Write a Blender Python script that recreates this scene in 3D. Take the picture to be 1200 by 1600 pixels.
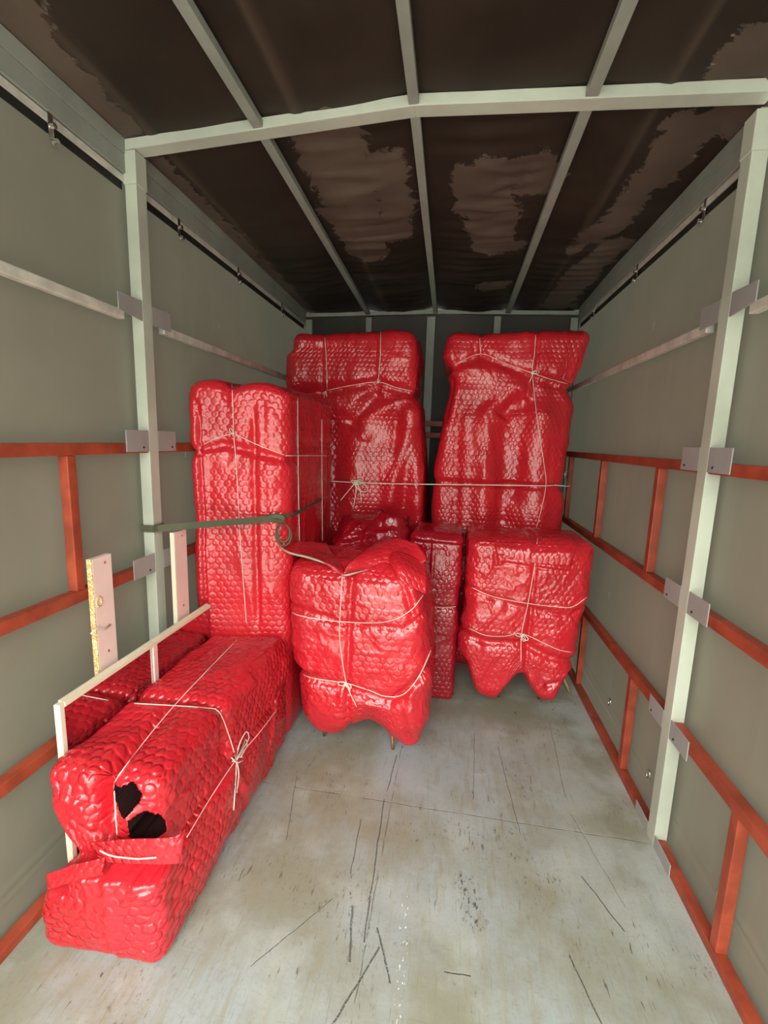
import bpy, math, random
import numpy as np
from mathutils import Vector, Matrix
from mathutils.bvhtree import BVHTree

for o in list(bpy.data.objects): bpy.data.objects.remove(o)
SC = bpy.context.scene
COL = SC.collection
random.seed(4)

# ------------------------------------------------------------------ camera
FPX, PITCH, YAW, ROLL = 704.776, .1578, .1429, .031
CAM = np.array([1.2843, 0.0, 1.632])
def cam_axes():
    cy, sy = math.cos(YAW), math.sin(YAW)
    F = np.array([-sy*math.cos(PITCH), cy*math.cos(PITCH), -math.sin(PITCH)])
    R = np.array([cy, sy, 0.0]); U = np.cross(R, F)
    c, s = math.cos(ROLL), math.sin(ROLL)
    return c*R+s*U, c*U-s*R, F
CR, CU, CF = cam_axes()
def ray(u, v): return CF + CR*(u-600)/FPX - CU*(v-800)/FPX
def at(u, v, ax, val):
    """measured point of the photograph on the real plane axis=val"""
    d = ray(u, v); t = (val-CAM[ax])/d[ax]
    return CAM + t*d
cd = bpy.data.cameras.new('camera'); cam = bpy.data.objects.new('camera', cd); COL.objects.link(cam)
cd.sensor_fit = 'VERTICAL'; cd.sensor_height = 36; cd.lens = 36*FPX/1600; cd.clip_start = .02
cam.matrix_world = Matrix(((CR[0], CU[0], -CF[0], CAM[0]), (CR[1], CU[1], -CF[1], CAM[1]),
                           (CR[2], CU[2], -CF[2], CAM[2]), (0, 0, 0, 1)))
SC.camera = cam

# ------------------------------------------------------------------ light
SC.view_settings.view_transform = 'Standard'; SC.view_settings.look = 'None'
SC.view_settings.gamma = 1; SC.view_settings.use_curve_mapping = False
SC.view_settings.exposure = 1.38
w = bpy.data.worlds.new('world'); SC.world = w; w.use_nodes = True
wn = w.node_tree.nodes; wl = w.node_tree.links
bg = wn['Background']
tc = wn.new('ShaderNodeTexCoord'); sp = wn.new('ShaderNodeSeparateXYZ'); wl.new(tc.outputs['Generated'], sp.inputs[0])
cr = wn.new('ShaderNodeValToRGB'); wl.new(sp.outputs['Z'], cr.inputs[0])
cr.color_ramp.elements[0].position = .12; cr.color_ramp.elements[0].color = (.40, .42, .36, 1)
cr.color_ramp.elements[1].position = .45; cr.color_ramp.elements[1].color = (1.7, 1.73, 1.60, 1)
wl.new(cr.outputs[0], bg.inputs[0]); bg.inputs[1].default_value = 2.6
# daylight enters through the open tail of the truck: a portal guides the sky's rays
pl = bpy.data.lights.new('tail_opening_portal', 'AREA'); po = bpy.data.objects.new('tail_opening_portal', pl); COL.objects.link(po)
pl.shape = 'RECTANGLE'; pl.size = 2.3; pl.size_y = 2.9; pl.cycles.is_portal = True
po.location = (1.1, -.6, 1.35); po.rotation_euler = (math.radians(90), 0, 0)

# ------------------------------------------------------------------ node helpers
class NT:
    def __init__(s, name):
        s.m = bpy.data.materials.new(name); s.m.use_nodes = True
        s.t = s.m.node_tree; s.n = s.t.nodes; s.l = s.t.links
        s.b = s.n['Principled BSDF']; s.out = s.n['Material Output']
    def new(s, t, **k):
        x = s.n.new(t)
        for a, b in k.items(): setattr(x, a, b)
        return x
    def link(s, a, b): s.l.new(a, b)
    def val(s, sock, v):
        if hasattr(v, 'is_linked') or isinstance(v, bpy.types.NodeSocket): s.l.new(v, sock)
        else: sock.default_value = v
    def math(s, op, a, b=0.0, c=0.0, clamp=False):
        x = s.new('ShaderNodeMath', operation=op, use_clamp=clamp)
        s.val(x.inputs[0], a); s.val(x.inputs[1], b); s.val(x.inputs[2], c)
        return x.outputs[0]
    def vmath(s, op, a, b=(0, 0, 0), out=0):
        x = s.new('ShaderNodeVectorMath', operation=op)
        s.val(x.inputs[0], a); s.val(x.inputs[1], b)
        return x.outputs[out]
    def noise(s, co, scale, detail=3, rough=.5, dist=0.0):
        x = s.new('ShaderNodeTexNoise'); s.link(co, x.inputs['Vector'])
        x.inputs['Scale'].default_value = scale; x.inputs['Detail'].default_value = detail
        x.inputs['Roughness'].default_value = rough; x.inputs['Distortion'].default_value = dist
        return x.outputs['Fac']
    def obj(s): return s.new('ShaderNodeTexCoord').outputs['Object']
    def scale(s, co, v):
        x = s.new('ShaderNodeMapping'); s.link(co, x.inputs[0]); x.inputs['Scale'].default_value = v
        return x.outputs[0]
    def step(s, v, a, b):
        x = s.new('ShaderNodeMapRange', interpolation_type='SMOOTHSTEP'); s.val(x.inputs[0], v)
        x.inputs[1].default_value = a; x.inputs[2].default_value = b
        return x.outputs[0]
    def mix(s, f, a, b):
        x = s.new('ShaderNodeMix', data_type='RGBA')
        s.val(x.inputs[0], f)
        s.val(x.inputs[6], a if not isinstance(a, tuple) else (*a, 1)); s.val(x.inputs[7], b if not isinstance(b, tuple) else (*b, 1))
        return x.outputs[2]
    def bump(s, h, dist, strength=1.0, normal=None):
        x = s.new('ShaderNodeBump'); s.link(h, x.inputs['Height'])
        x.inputs['Distance'].default_value = dist; x.inputs['Strength'].default_value = strength
        if normal is not None: s.link(normal, x.inputs['Normal'])
        return x.outputs[0]

def plain(name, col, rough=.5, metal=0, var=.12, scale=6, bump=0.0, bscale=60, spec=.5):
    t = NT(name); co = t.obj(); n = t.noise(co, scale, 5, .6)
    dark = tuple(c*(1-var*2) for c in col); lite = tuple(min(1, c*(1+var)) for c in col)
    t.link(t.mix(t.step(n, .3, .7), dark, lite), t.b.inputs['Base Color'])
    t.b.inputs['Roughness'].default_value = rough; t.b.inputs['Metallic'].default_value = metal
    t.b.inputs['Specular IOR Level'].default_value = spec
    if bump: t.link(t.bump(t.noise(co, bscale, 4), bump), t.b.inputs['Normal'])
    return t.m

def bubble_wrap(name, col, rough=.19, amp=.0019, s=.035, wrk=1.2):
    t = NT(name); uv = t.new('ShaderNodeTexCoord').outputs['UV']; oc = t.obj()
    wob = t.new('ShaderNodeTexNoise'); t.link(uv, wob.inputs['Vector']); wob.inputs['Scale'].default_value = 9; wob.inputs['Detail'].default_value = 2
    off = t.vmath('SCALE', t.vmath('SUBTRACT', wob.outputs['Color'], (.5, .5, .5)), out=0)
    off.node.inputs[3].default_value = .022
    p = t.vmath('SCALE', t.vmath('ADD', uv, off)); p.node.inputs[3].default_value = 1/s
    R3 = math.sqrt(3)
    def lat(shift):
        q = t.vmath('ADD', p, shift)
        q = t.vmath('MODULO', t.vmath('ADD', q, (1000, 1000*R3, 0)), (1, R3, 1))
        q = t.vmath('SUBTRACT', q, (.5, R3/2, 0))
        q = t.vmath('MULTIPLY', q, (1, 1, 0))
        return t.vmath('LENGTH', q, out=1)
    d = t.math('MINIMUM', lat((0, 0, 0)), lat((.5, R3/2, 0)))
    dome = t.math('SUBTRACT', 1.0, t.step(d, .25, .52))
    # bubbles are partly crushed in patches
    patch = t.math('ADD', .35, t.math('MULTIPLY', .65, t.step(t.noise(oc, 5, 3), .35, .6)))
    h = t.math('MULTIPLY', dome, patch)
    wr = t.noise(t.scale(oc, (1, 1, .6)), 22, 4, .55, 1.2)
    wr2 = t.noise(oc, 70, 3, .5, .8)
    h = t.math('ADD', h, t.math('MULTIPLY', wr, wrk)); h = t.math('ADD', h, t.math('MULTIPLY', wr2, wrk*.15))
    t.link(t.bump(h, amp), t.b.inputs['Normal'])
    c2 = tuple(c*.8 for c in col)
    t.link(t.mix(t.step(t.noise(oc, 3, 3), .35, .65), c2, col), t.b.inputs['Base Color'])
    t.b.inputs['Roughness'].default_value = rough
    t.b.inputs['Specular IOR Level'].default_value = .72
    return t.m

RED = bubble_wrap('red_bubble_wrap', (.62, .018, .030))
RED_NEAR = bubble_wrap('red_bubble_wrap_large', (.62, .018, .030), .19, .0042, .036, .7)
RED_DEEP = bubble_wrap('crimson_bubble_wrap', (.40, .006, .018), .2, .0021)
LINING = plain('grey_foam_lining', (.42, .38, .30), .7)
TWINE = plain('twine_white', (.85, .76, .66), .7, bump=.0006, bscale=400)
HOLE_SHADE = plain('hole_shade_black', (.012, .003, .003), .9, spec=.1)  # near-black colour stands in for the shade inside the torn holes
STRAP = plain('olive_webbing', (.085, .088, .05), .75, bump=.0008, bscale=260)
GREY = plain('grey_paint', (.29, .31, .27), .42, var=.07, bump=.0004, bscale=40)
GREYB = plain('light_grey_paint', (.52, .55, .46), .45, var=.08, scale=3, bump=.0005, bscale=30)
PLATE = plain('plate_grey_paint', (.34, .33, .32), .5, var=.05)
REDP = plain('red_oxide_paint', (.36, .060, .028), .5, var=.16, scale=9, bump=.0004)
GALV = plain('galvanised_steel', (.66, .63, .56), .4, .1, var=.12, scale=12, bump=.0012, bscale=45)
CHROME = plain('zinc_metal', (.75, .74, .70), .25, 1, var=.05)
BLACK = plain('black_rivet_gap_shade', (.012, .012, .011), .6)  # rivet black, also painted shade for the gap under the eave rail
WHITE = plain('white_lacquer', (.86, .66, .60), .35, var=.03)
CREAM = plain('cream_lacquer_edge', (.80, .73, .56), .45, var=.03, scale=3)
BRONZE = plain('bronze_leg', (.42, .24, .11), .3, .8)
WOODLEG = plain('wooden_leg', (.42, .27, .13), .45)

def mk_chip():
    t = NT('chipped_chipboard_edge'); co = t.obj(); n = t.noise(co, 160, 4, .7)
    t.link(t.mix(t.step(n, .45, .58), (.55, .33, .06), (.86, .74, .5)), t.b.inputs['Base Color'])
    t.link(t.bump(n, .004), t.b.inputs['Normal']); t.b.inputs['Roughness'].default_value = .8
    return t.m
CHIP = mk_chip()
def mk_mirror():
    t = NT('mirror_glass'); t.b.inputs['Base Color'].default_value = (.62, .62, .62, 1)
    t.b.inputs['Metallic'].default_value = 1; t.b.inputs['Roughness'].default_value = .015
    return t.m
MIRROR = mk_mirror()

def mk_tarp():
    t = NT('side_tarpaulin'); co = t.obj()
    n = t.noise(co, 1.6, 4, .55); n2 = t.noise(t.scale(co, (1, 5, .5)), 2.2, 3)
    c = t.mix(t.step(n, .3, .7), (.158, .143, .106), (.195, .178, .135))
    c = t.mix(t.math('MULTIPLY', t.step(n2, .55, .75), .2), c, (.22, .215, .17))
    # small pale scuffs and dark smudges
    sc = t.step(t.noise(t.scale(co, (1, 9, 3)), 2.3, 2), .755, .78)
    c = t.mix(t.math('MULTIPLY', sc, .4), c, (.6, .55, .45))
    t.link(c, t.b.inputs['Base Color']); t.b.inputs['Roughness'].default_value = .5
    t.b.inputs['Specular IOR Level'].default_value = .35
    t.link(t.bump(t.noise(t.scale(co, (1, 1.3, .45)), 2.5, 2), .006), t.b.inputs['Normal'])
    tr = t.new('ShaderNodeBsdfTranslucent'); tr.inputs[0].default_value = (.010, .0098, .0078, 1)
    ad = t.new('ShaderNodeAddShader'); t.link(t.b.outputs[0], ad.inputs[0]); t.link(tr.outputs[0], ad.inputs[1])
    t.link(ad.outputs[0], t.out.inputs[0])
    return t.m
TARP = mk_tarp()
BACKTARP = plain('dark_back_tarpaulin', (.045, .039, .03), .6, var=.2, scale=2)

def mk_roof():
    t = NT('roof_tarpaulin'); co = t.obj()
    at_ = t.new('ShaderNodeAttribute', attribute_name='patch').outputs['Fac']
    e = t.math('ADD', at_, t.math('MULTIPLY', t.math('SUBTRACT', t.noise(co, 5, 7, .72, 1.0), .5), 1.5))
    m = t.step(e, .48, .54)
    rim = t.math('MULTIPLY', t.step(e, .44, .5), t.math('SUBTRACT', 1.0, t.step(e, .5, .56)))
    n = t.noise(co, 2.5, 4)
    base = t.mix(t.step(n, .3, .7), (.021, .015, .011), (.036, .026, .019))
    lite = t.mix(t.step(n, .3, .7), (.085, .060, .046), (.13, .096, .074))
    c = t.mix(m, base, lite)
    seam = t.new('ShaderNodeAttribute', attribute_name='seam').outputs['Fac']
    c = t.mix(t.math('MULTIPLY', seam, .5), c, (.12, .085, .06))
    spk = t.math('MULTIPLY', rim, t.step(t.noise(co, 38, 2), .62, .7))
    c = t.mix(t.math('MULTIPLY', spk, .6), c, (.4, .33, .28))
    t.link(c, t.b.inputs['Base Color'])
    t.link(t.math('SUBTRACT', .62, t.math('MULTIPLY', spk, .35)), t.b.inputs['Roughness'])
    t.b.inputs['Specular IOR Level'].default_value = .25
    wv = t.noise(co, 260, 2)
    t.link(t.bump(t.math('ADD', m, t.math('MULTIPLY', wv, .25)), .003), t.b.inputs['Normal'])
    return t.m
ROOF = mk_roof()

def mk_floor():
    t = NT('worn_painted_floor'); co = t.obj()
    seg_list = [  # measured scratches: x0,y0,x1,y1,width
        (1.063, 1.83, 1.085, 1.23, .0035), (1.021, 1.336, 1.052, 1.169, .005), (1.123, 1.278, 1.186, 1.131, .004),
        (1.868, 1.594, 1.955, 1.412, .0035), (1.039, 1.006, 1.136, 1.221, .004), (1.085, 2.134, 1.069, 1.886, .003),
        (1.35, 1.19, 1.43, 1.19, .003), (1.75, 1.30, 1.80, 1.12, .003), (.75, 1.1, .95, 1.35, .0015), (.62, 1.9, .70, 1.55, .0012),
        (1.5, 2.4, 1.47, 1.9, .0012), (1.62, 2.3, 1.66, 1.75, .0015), (1.95, 2.6, 1.9, 2.0, .0012), (1.9, 1.9, 1.99, 1.5, .001), (.98, 1.7, .99, 1.45, .002)]
    sep = t.new('ShaderNodeSeparateXYZ'); wob = t.new('ShaderNodeTexNoise'); t.link(co, wob.inputs['Vector']); wob.inputs['Scale'].default_value = 12
    o = t.vmath('SCALE', t.vmath('SUBTRACT', wob.outputs['Color'], (.5, .5, .5))); o.node.inputs[3].default_value = .012
    pw = t.vmath('ADD', co, o); t.link(pw, sep.inputs[0])
    X, Y = sep.outputs[0], sep.outputs[1]
    def seg(x0, y0, x1, y1, wd):
        dx, dy = x1-x0, y1-y0; L2 = dx*dx+dy*dy
        a = t.math('SUBTRACT', X, x0); b = t.math('SUBTRACT', Y, y0)
        h = t.math('MULTIPLY_ADD', a, dx/L2, t.math('MULTIPLY', b, dy/L2), clamp=True)
        ex = t.math('SUBTRACT', a, t.math('MULTIPLY', h, dx)); ey = t.math('SUBTRACT', b, t.math('MULTIPLY', h, dy))
        d = t.math('SQRT', t.math('ADD', t.math('MULTIPLY', ex, ex), t.math('MULTIPLY', ey, ey)))
        return t.math('SUBTRACT', 1.0, t.step(d, wd*.3, wd*1.0))
    m = None
    for sg in seg_list:
        k = seg(*sg); m = k if m is None else t.math('MAXIMUM', m, k)
    m = t.math('MULTIPLY', m, t.step(t.noise(co, 170, 3), .30, .52))
    # plywood seams (sunk paint lines)
    s1 = seg(.45, 1.83, 2.2, 1.80, .003); s2 = seg(1.11, 2.9, 1.085, .6, .0022)
    seam = t.math('MAXIMUM', s1, s2)
    n1 = t.noise(co, 1.7, 5, .6); n2 = t.noise(co, 14, 5, .65); n3 = t.noise(t.scale(co, (7, 1, 1)), 5, 5, .6)
    c = t.mix(t.step(n1, .35, .62), (.335, .38, .38), (.255, .255, .19))
    c = t.mix(t.math('MULTIPLY', t.step(n3, .45, .7), .6), c, (.27, .26, .185))
    c = t.mix(t.math('MULTIPLY', t.step(n2, .5, .72), .35), c, (.22, .20, .145))
    lane = t.math('SUBTRACT', 1.0, t.step(t.math('ABSOLUTE', t.math('SUBTRACT', sep.outputs[0], 1.10)), .06, .17))
    c = t.mix(t.math('MULTIPLY', lane, t.step(t.noise(co, 2.2, 3), .3, .6)), c, (.36, .40, .42))
    c = t.mix(t.math('MULTIPLY', t.step(t.noise(co, 4, 4), .5, .72), .5), c, (.44, .48, .45))
    edge = t.step(sep.outputs[0], 1.7, 2.15)
    c = t.mix(t.math('MULTIPLY', edge, t.step(t.noise(co, 3, 4), .35, .6)), c, (.42, .455, .43))
    # rub marks: fine dark flecks in stretched clusters
    fl = t.math('MULTIPLY', t.step(t.noise(t.scale(co, (3, 1, 1)), 26, 6, .75), .57, .63), t.step(t.noise(co, 3.3, 3), .50, .66))
    fl2 = t.math('MULTIPLY', t.step(t.noise(t.scale(co, (6, .8, 1)), 14, 3, .6, .4), .655, .68), t.step(t.noise(t.vmath('ADD', co, (3, 5, 0)), 2.0, 2), .46, .6))
    c = t.mix(t.math('MULTIPLY', t.math('MAXIMUM', fl, fl2), .9), c, (.10, .085, .065))
    hs = t.step(t.noise(t.scale(co, (38, 1.6, 1)), 5, 4, .6, .5), .60, .66)
    hs2 = t.step(t.noise(t.scale(co, (4, 30, 1)), 4, 4, .6, .8), .63, .69)
    c = t.mix(t.math('MULTIPLY', t.math('MAXIMUM', hs, t.math('MULTIPLY', hs2, .6)), .38), c, (.17, .155, .115))
    gr = t.step(t.noise(co, 90, 4, .7), .5, .75)
    c = t.mix(t.math('MULTIPLY', gr, .35), c, (.19, .175, .13))
    rust = t.step(t.noise(t.vmath('ADD', co, (9, 1, 0)), 6, 5, .7), .66, .74)
    c = t.mix(t.math('MULTIPLY', rust, .5), c, (.24, .15, .07))
    wh = t.math('MULTIPLY', seg(1.205, 1.42, 1.225, 1.0, .02), t.step(t.noise(t.scale(co, (2, 1, 1)), 70, 2), .62, .67))
    c = t.mix(wh, c, (.85, .9, .9))
    seam = t.math('MULTIPLY', seam, t.step(t.noise(co, 9, 4, .7), .38, .62))
    c = t.mix(t.math('MULTIPLY', seam, .6), c, (.14, .125, .09))
    c = t.mix(t.math('MULTIPLY', m, .68), c, (.045, .042, .038))
    cl = t.math('MULTIPLY', seg(1.42, 1.50, 1.45, 1.36, .06), t.step(t.noise(t.scale(co, (2, 1, 1)), 40, 4, .7), .54, .6))
    c = t.mix(t.math('MULTIPLY', cl, .85), c, (.05, .045, .035))
    t.link(c, t.b.inputs['Base Color'])
    t.link(t.math('ADD', .38, t.math('MULTIPLY', n2, .25)), t.b.inputs['Roughness'])
    h = t.math('SUBTRACT', t.math('MULTIPLY', n2, .5), t.math('ADD', seam, m))
    t.link(t.bump(h, .0025), t.b.inputs['Normal'])
    return t.m
FLOOR = mk_floor()
GROUND = plain('yard_concrete', (.45, .44, .41), .8)

# ------------------------------------------------------------------ mesh helpers
def tag(o, label=None, cat=None, group=None, kind=None):
    for k, v in (('label', label), ('category', cat), ('group', group), ('kind', kind)):
        if v: o[k] = v
    return o
def new_obj(name, me, mats, parent=None, smooth=False):
    for m in (mats if isinstance(mats, (list, tuple)) else [mats]): me.materials.append(m)
    o = bpy.data.objects.new(name, me); COL.objects.link(o)
    if parent: o.parent = parent; o.matrix_parent_inverse = Matrix.Translation(-Vector(parent.location))
    if smooth: me.polygons.foreach_set('use_smooth', [True]*len(me.polygons))
    return o
def empty(name, loc, label, cat, group=None):
    o = bpy.data.objects.new(name, None); COL.objects.link(o); o.location = loc; o.empty_display_size = .1
    return tag(o, label, cat, group)
class MB:
    def __init__(s): s.v = []; s.f = []; s.mi = []
    def add(s, v, f, mi=0):
        n = len(s.v); s.v += [tuple(float(c) for c in p) for p in v]; s.f += [tuple(i+n for i in q) for q in f]; s.mi += [mi]*len(f)
    def box(s, a, b, bev=.002, mi=0):
        x0, y0, z0 = [min(a[i], b[i]) for i in range(3)]; x1, y1, z1 = [max(a[i], b[i]) for i in range(3)]
        s.hexa([(x0,y0,z0),(x1,y0,z0),(x1,y1,z0),(x0,y1,z0),(x0,y0,z1),(x1,y0,z1),(x1,y1,z1),(x0,y1,z1)], bev, mi)
    def hexa(s, c, bev=.002, mi=0):
        import bmesh
        bm = bmesh.new(); vs = [bm.verts.new(tuple(float(k) for k in p)) for p in c]
        for q in ((3,2,1,0),(4,5,6,7),(0,1,5,4),(1,2,6,5),(2,3,7,6),(3,0,4,7)): bm.faces.new([vs[i] for i in q])
        if bev: bmesh.ops.bevel(bm, geom=bm.edges[:], offset=bev, segments=2, affect='EDGES', profile=.6)
        bm.verts.index_update(); bmesh.ops.recalc_face_normals(bm, faces=bm.faces[:])
        s.add([v.co for v in bm.verts], [[v.index for v in f.verts] for f in bm.faces], mi); bm.free()
    def tube(s, pts, r, n=8, mi=0, flat=None, closed=False):
        P = [Vector(tuple(float(c) for c in p)) for p in pts]
        if len(P) < 2: return
        m = len(P); vs = []; up = Vector((0, 0, 1)); pn = None
        for i, p in enumerate(P):
            a = P[max(0, i-1)] if not closed else P[i-1]; b = P[min(m-1, i+1)] if not closed else P[(i+1) % m]
            t = (b-a).normalized() if (b-a).length > 1e-9 else Vector((0, 0, 1))
            if pn is None:
                pn = t.cross(up) if abs(t.dot(up)) < .95 else t.cross(Vector((1, 0, 0)))
                if flat: pn = Vector(flat) - t*Vector(flat).dot(t)
            elif flat: pn = Vector(flat) - t*Vector(flat).dot(t)
            else: pn = pn - t*pn.dot(t)
            pn.normalize(); bn = t.cross(pn)
            ri = r[i] if isinstance(r, list) else r
            rx, ry = ri if isinstance(ri, tuple) else (ri, ri)
            for k in range(n):
                an = 2*math.pi*(k+.5)/n
                vs.append(p + pn*math.cos(an)*rx + bn*math.sin(an)*ry)
        fs = [(i*n+k, i*n+(k+1) % n, (i+1)*n+(k+1) % n, (i+1)*n+k) for i in range(m-1) for k in range(n)]
        if closed: fs += [((m-1)*n+k, (m-1)*n+(k+1) % n, (k+1) % n, k) for k in range(n)]
        else: fs += [tuple(range(n))[::-1], tuple((m-1)*n+k for k in range(n))]
        s.add(vs, fs, mi)
    def build(s, name, mats, parent=None, smooth=False):
        me = bpy.data.meshes.new(name); me.from_pydata(s.v, [], s.f); me.polygons.foreach_set('material_index', s.mi); me.update()
        return new_obj(name, me, mats, parent, smooth)
def bx(name, a, b, mat, parent=None, bev=.002):
    m = MB(); m.box(a, b, bev); return m.build(name, mat, parent)
def smooth_path(pts, step=.012):
    P = [np.array(p, float) for p in pts]; out = []
    if len(P) == 2:
        n = max(2, int(np.linalg.norm(P[1]-P[0])/step)); return [P[0]+(P[1]-P[0])*i/n for i in range(n+1)]
    Q = [2*P[0]-P[1]]+P+[2*P[-1]-P[-2]]
    for i in range(1, len(Q)-2):
        n = max(2, int(np.linalg.norm(Q[i+1]-Q[i])/step))
        for k in range(n):
            t = k/n; a, b, c, d = Q[i-1:i+3]
            out.append(.5*((2*b)+(-a+c)*t+(2*a-5*b+4*c-d)*t*t+(-a+3*b-3*c+d)*t**3))
    out.append(P[-1]); return out

# value noise, vectorised
def vnoise(P, scale, seed=0):
    Q = P*scale+seed*17.31; I = np.floor(Q).astype(np.int64); Fr = Q-I; Fr = Fr*Fr*(3-2*Fr)
    def h(i, j, k):
        n = (i*73856093) ^ (j*19349663) ^ (k*83492791) ^ (seed*2654435)
        n = (n ^ (n >> 13))*1274126177 & 0x7fffffff
        n = (n ^ (n >> 16)) & 0xffff
        return n/32767.5-1
    r = 0
    for dx in (0, 1):
        for dy in (0, 1):
            for dz in (0, 1):
                wgt = (Fr[:, 0] if dx else 1-Fr[:, 0])*(Fr[:, 1] if dy else 1-Fr[:, 1])*(Fr[:, 2] if dz else 1-Fr[:, 2])
                r = r+wgt*h(I[:, 0]+dx, I[:, 1]+dy, I[:, 2]+dz)
    return r
def sstep(x, a, b):
    t = np.clip((x-a)/(b-a), 0, 1); return t*t*(3-2*t)
def gauss(x, w): return np.exp(-(x/w)**2)

class Pack:
    """a wrapped package: the surface of a rounded hexahedron, sculpted"""
    def __init__(s, lo, hi, res=.01, r=.05, taper=None):
        s.lo = np.array(lo, float); s.hi = np.array(hi, float); h = (s.hi-s.lo)/2; c = (s.hi+s.lo)/2; s.c = c; s.h = h
        N = [max(4, int(round(2*h[i]/res))) for i in range(3)]
        idx = {}; V = []; F = []; UV = []
        arr = {}
        base = 0; faces = []; verts = []; uvs = []
        # weld by key array
        key = -np.ones((N[0]+1, N[1]+1, N[2]+1), dtype=np.int64)
        cnt = 0
        for ax in range(3):
            a, b = [(1, 2), (2, 0), (0, 1)][ax]
            for sd in (0, 1):
                ii, jj = np.meshgrid(np.arange(N[a]+1), np.arange(N[b]+1), indexing='ij')
                co = [None]*3; co[ax] = np.full_like(ii, sd*N[ax]); co[a] = ii; co[b] = jj
                k = key[co[0], co[1], co[2]]; newm = k < 0
                nn = int(newm.sum()); k[newm] = np.arange(cnt, cnt+nn); key[co[0], co[1], co[2]] = k; cnt += nn
                verts.append(np.stack([co[0][newm]/N[0], co[1][newm]/N[1], co[2][newm]/N[2]], 1)*2-1)
                q = np.stack([k[:-1, :-1], k[1:, :-1], k[1:, 1:], k[:-1, 1:]], -1).reshape(-1, 4)
                if sd == 0: q = q[:, ::-1]
                # uv in metres, rolled so that neighbours continue
                ua = (ii/N[a]*2-1)*h[a]; ub = (jj/N[b]*2-1)*h[b]
                if ax == 1: U, W_ = ub, ua          # front/back: x, z
                elif ax == 0: U, W_ = ua+(h[0]+h[1])*1.0, ub   # sides: y, z
                else: U, W_ = ua, ub+h[2]+h[1]     # top/bottom: x, y
                uvq = np.stack([np.stack([U[:-1, :-1], W_[:-1, :-1]], -1), np.stack([U[1:, :-1], W_[1:, :-1]], -1),
                                np.stack([U[1:, 1:], W_[1:, 1:]], -1), np.stack([U[:-1, 1:], W_[:-1, 1:]], -1)], 2).reshape(-1, 4, 2)
                if sd == 0: uvq = uvq[:, ::-1]
                faces.append(q); uvs.append(uvq)
        p = np.concatenate(verts); s.F = np.concatenate(faces); s.UV = np.concatenate(uvs)
        X = p*h; r = min(r, h.min()*.98); inn = np.clip(X, -(h-r), h-r); d = X-inn
        L = np.linalg.norm(d, axis=1, keepdims=True); s.n = d/np.maximum(L, 1e-9)
        s.p = p; s.V = inn+s.n*r+c
        s.V0 = s.V.copy(); s.mi = np.zeros(len(s.F), int)
        if taper: s.V = taper(s.V, (s.V-c)/h)
    def puff(s, A, ax=None):
        q = np.clip((s.V0-s.c)/s.h, -1, 1); g = (1-q**2)
        n = np.abs(s.n)
        amt = n[:, 0]*np.sqrt(g[:, 1]*g[:, 2]+1e-9)*A[0]+n[:, 1]*np.sqrt(g[:, 0]*g[:, 2]+1e-9)*A[1]+n[:, 2]*np.sqrt(g[:, 0]*g[:, 1]+1e-9)*A[2]
        s.V = s.V+s.n*amt[:, None]
    def cinch_z(s, zf, depth, wd, ridges=.006):
        z0 = zf(s.V) if callable(zf) else zf
        g = gauss(s.V[:, 2]-z0, wd); nn = s.n.copy(); nn[:, 2] = 0
        # gathers radiating from the string
        g2 = gauss(s.V[:, 2]-z0, wd*2.6)
        a = vnoise(np.stack([s.V[:, 0]*1, s.V[:, 1]*1, s.V[:, 2]*.12], 1), 26, 3)
        s.V = s.V-nn*(g*depth)[:, None]+nn*(a*g2*ridges)[:, None]
    def cinch_x(s, x0, depth, wd, mask=None, ridges=.004):
        g = gauss(s.V[:, 0]-x0, wd); nn = s.n.copy(); nn[:, 0] = 0
        if mask is not None: g = g*mask(s.V)
        s.V = s.V-nn*(g*depth)[:, None]
    def cinch_y(s, y0, depth, wd, mask=None):
        g = gauss(s.V[:, 1]-y0, wd); nn = s.n.copy(); nn[:, 1] = 0
        if mask is not None: g = g*mask(s.V)
        a = vnoise(s.V*np.array([1, .15, 1]), 24, 5)
        s.V = s.V-nn*(g*depth)[:, None]+nn*(a*gauss(s.V[:, 1]-y0, wd*2.4)*.006)[:, None]
    def crease(s, a, b, depth, wd, asym=0.0, ends=.12):
        """a groove (depth>0) or a ridge (depth<0) along the segment a-b, asym lifts one lip"""
        a = np.array(a, float); b = np.array(b, float); ab = b-a; L = np.linalg.norm(ab)
        t = ((s.V-a)@ab)/L**2; tc_ = np.clip(t, 0, 1); near = a+tc_[:, None]*ab; dv = s.V-near
        d = np.linalg.norm(dv, axis=1); f = sstep(t, -.02, ends)*sstep(1-t, -.02, ends)
        s.V = s.V-s.n*(gauss(d, wd)*depth*f)[:, None]
        if asym:
            side = np.cross(s.n, ab/L); sd = (dv*side).sum(1)
            s.V = s.V+s.n*(gauss(sd-wd*1.6*np.sign(asym), wd*1.3)*gauss(d, wd*4)*abs(asym)*f)[:, None]
    def noise(s, A, sc, seed=0, aniso=(1, 1, 1)):
        s.V = s.V+s.n*(A*vnoise(s.V*np.array(aniso), sc, seed))[:, None]
    def folds(s, A, sc, seed=0, aniso=(1, 1, 1), mask=None):
        q = s.V*np.array(aniso); wv = vnoise(q, sc*.6, seed+5)
        r = 1-np.abs(vnoise(q+wv[:, None]*.08, sc, seed)); r = r**3
        if mask is not None: r = r*mask(s.V)
        s.V = s.V+s.n*(A*r)[:, None]
    def keep_out(s, lo=None, hi=None):
        if lo is not None: s.V = np.maximum(s.V, np.array(lo))
        if hi is not None: s.V = np.minimum(s.V, np.array(hi))
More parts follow.
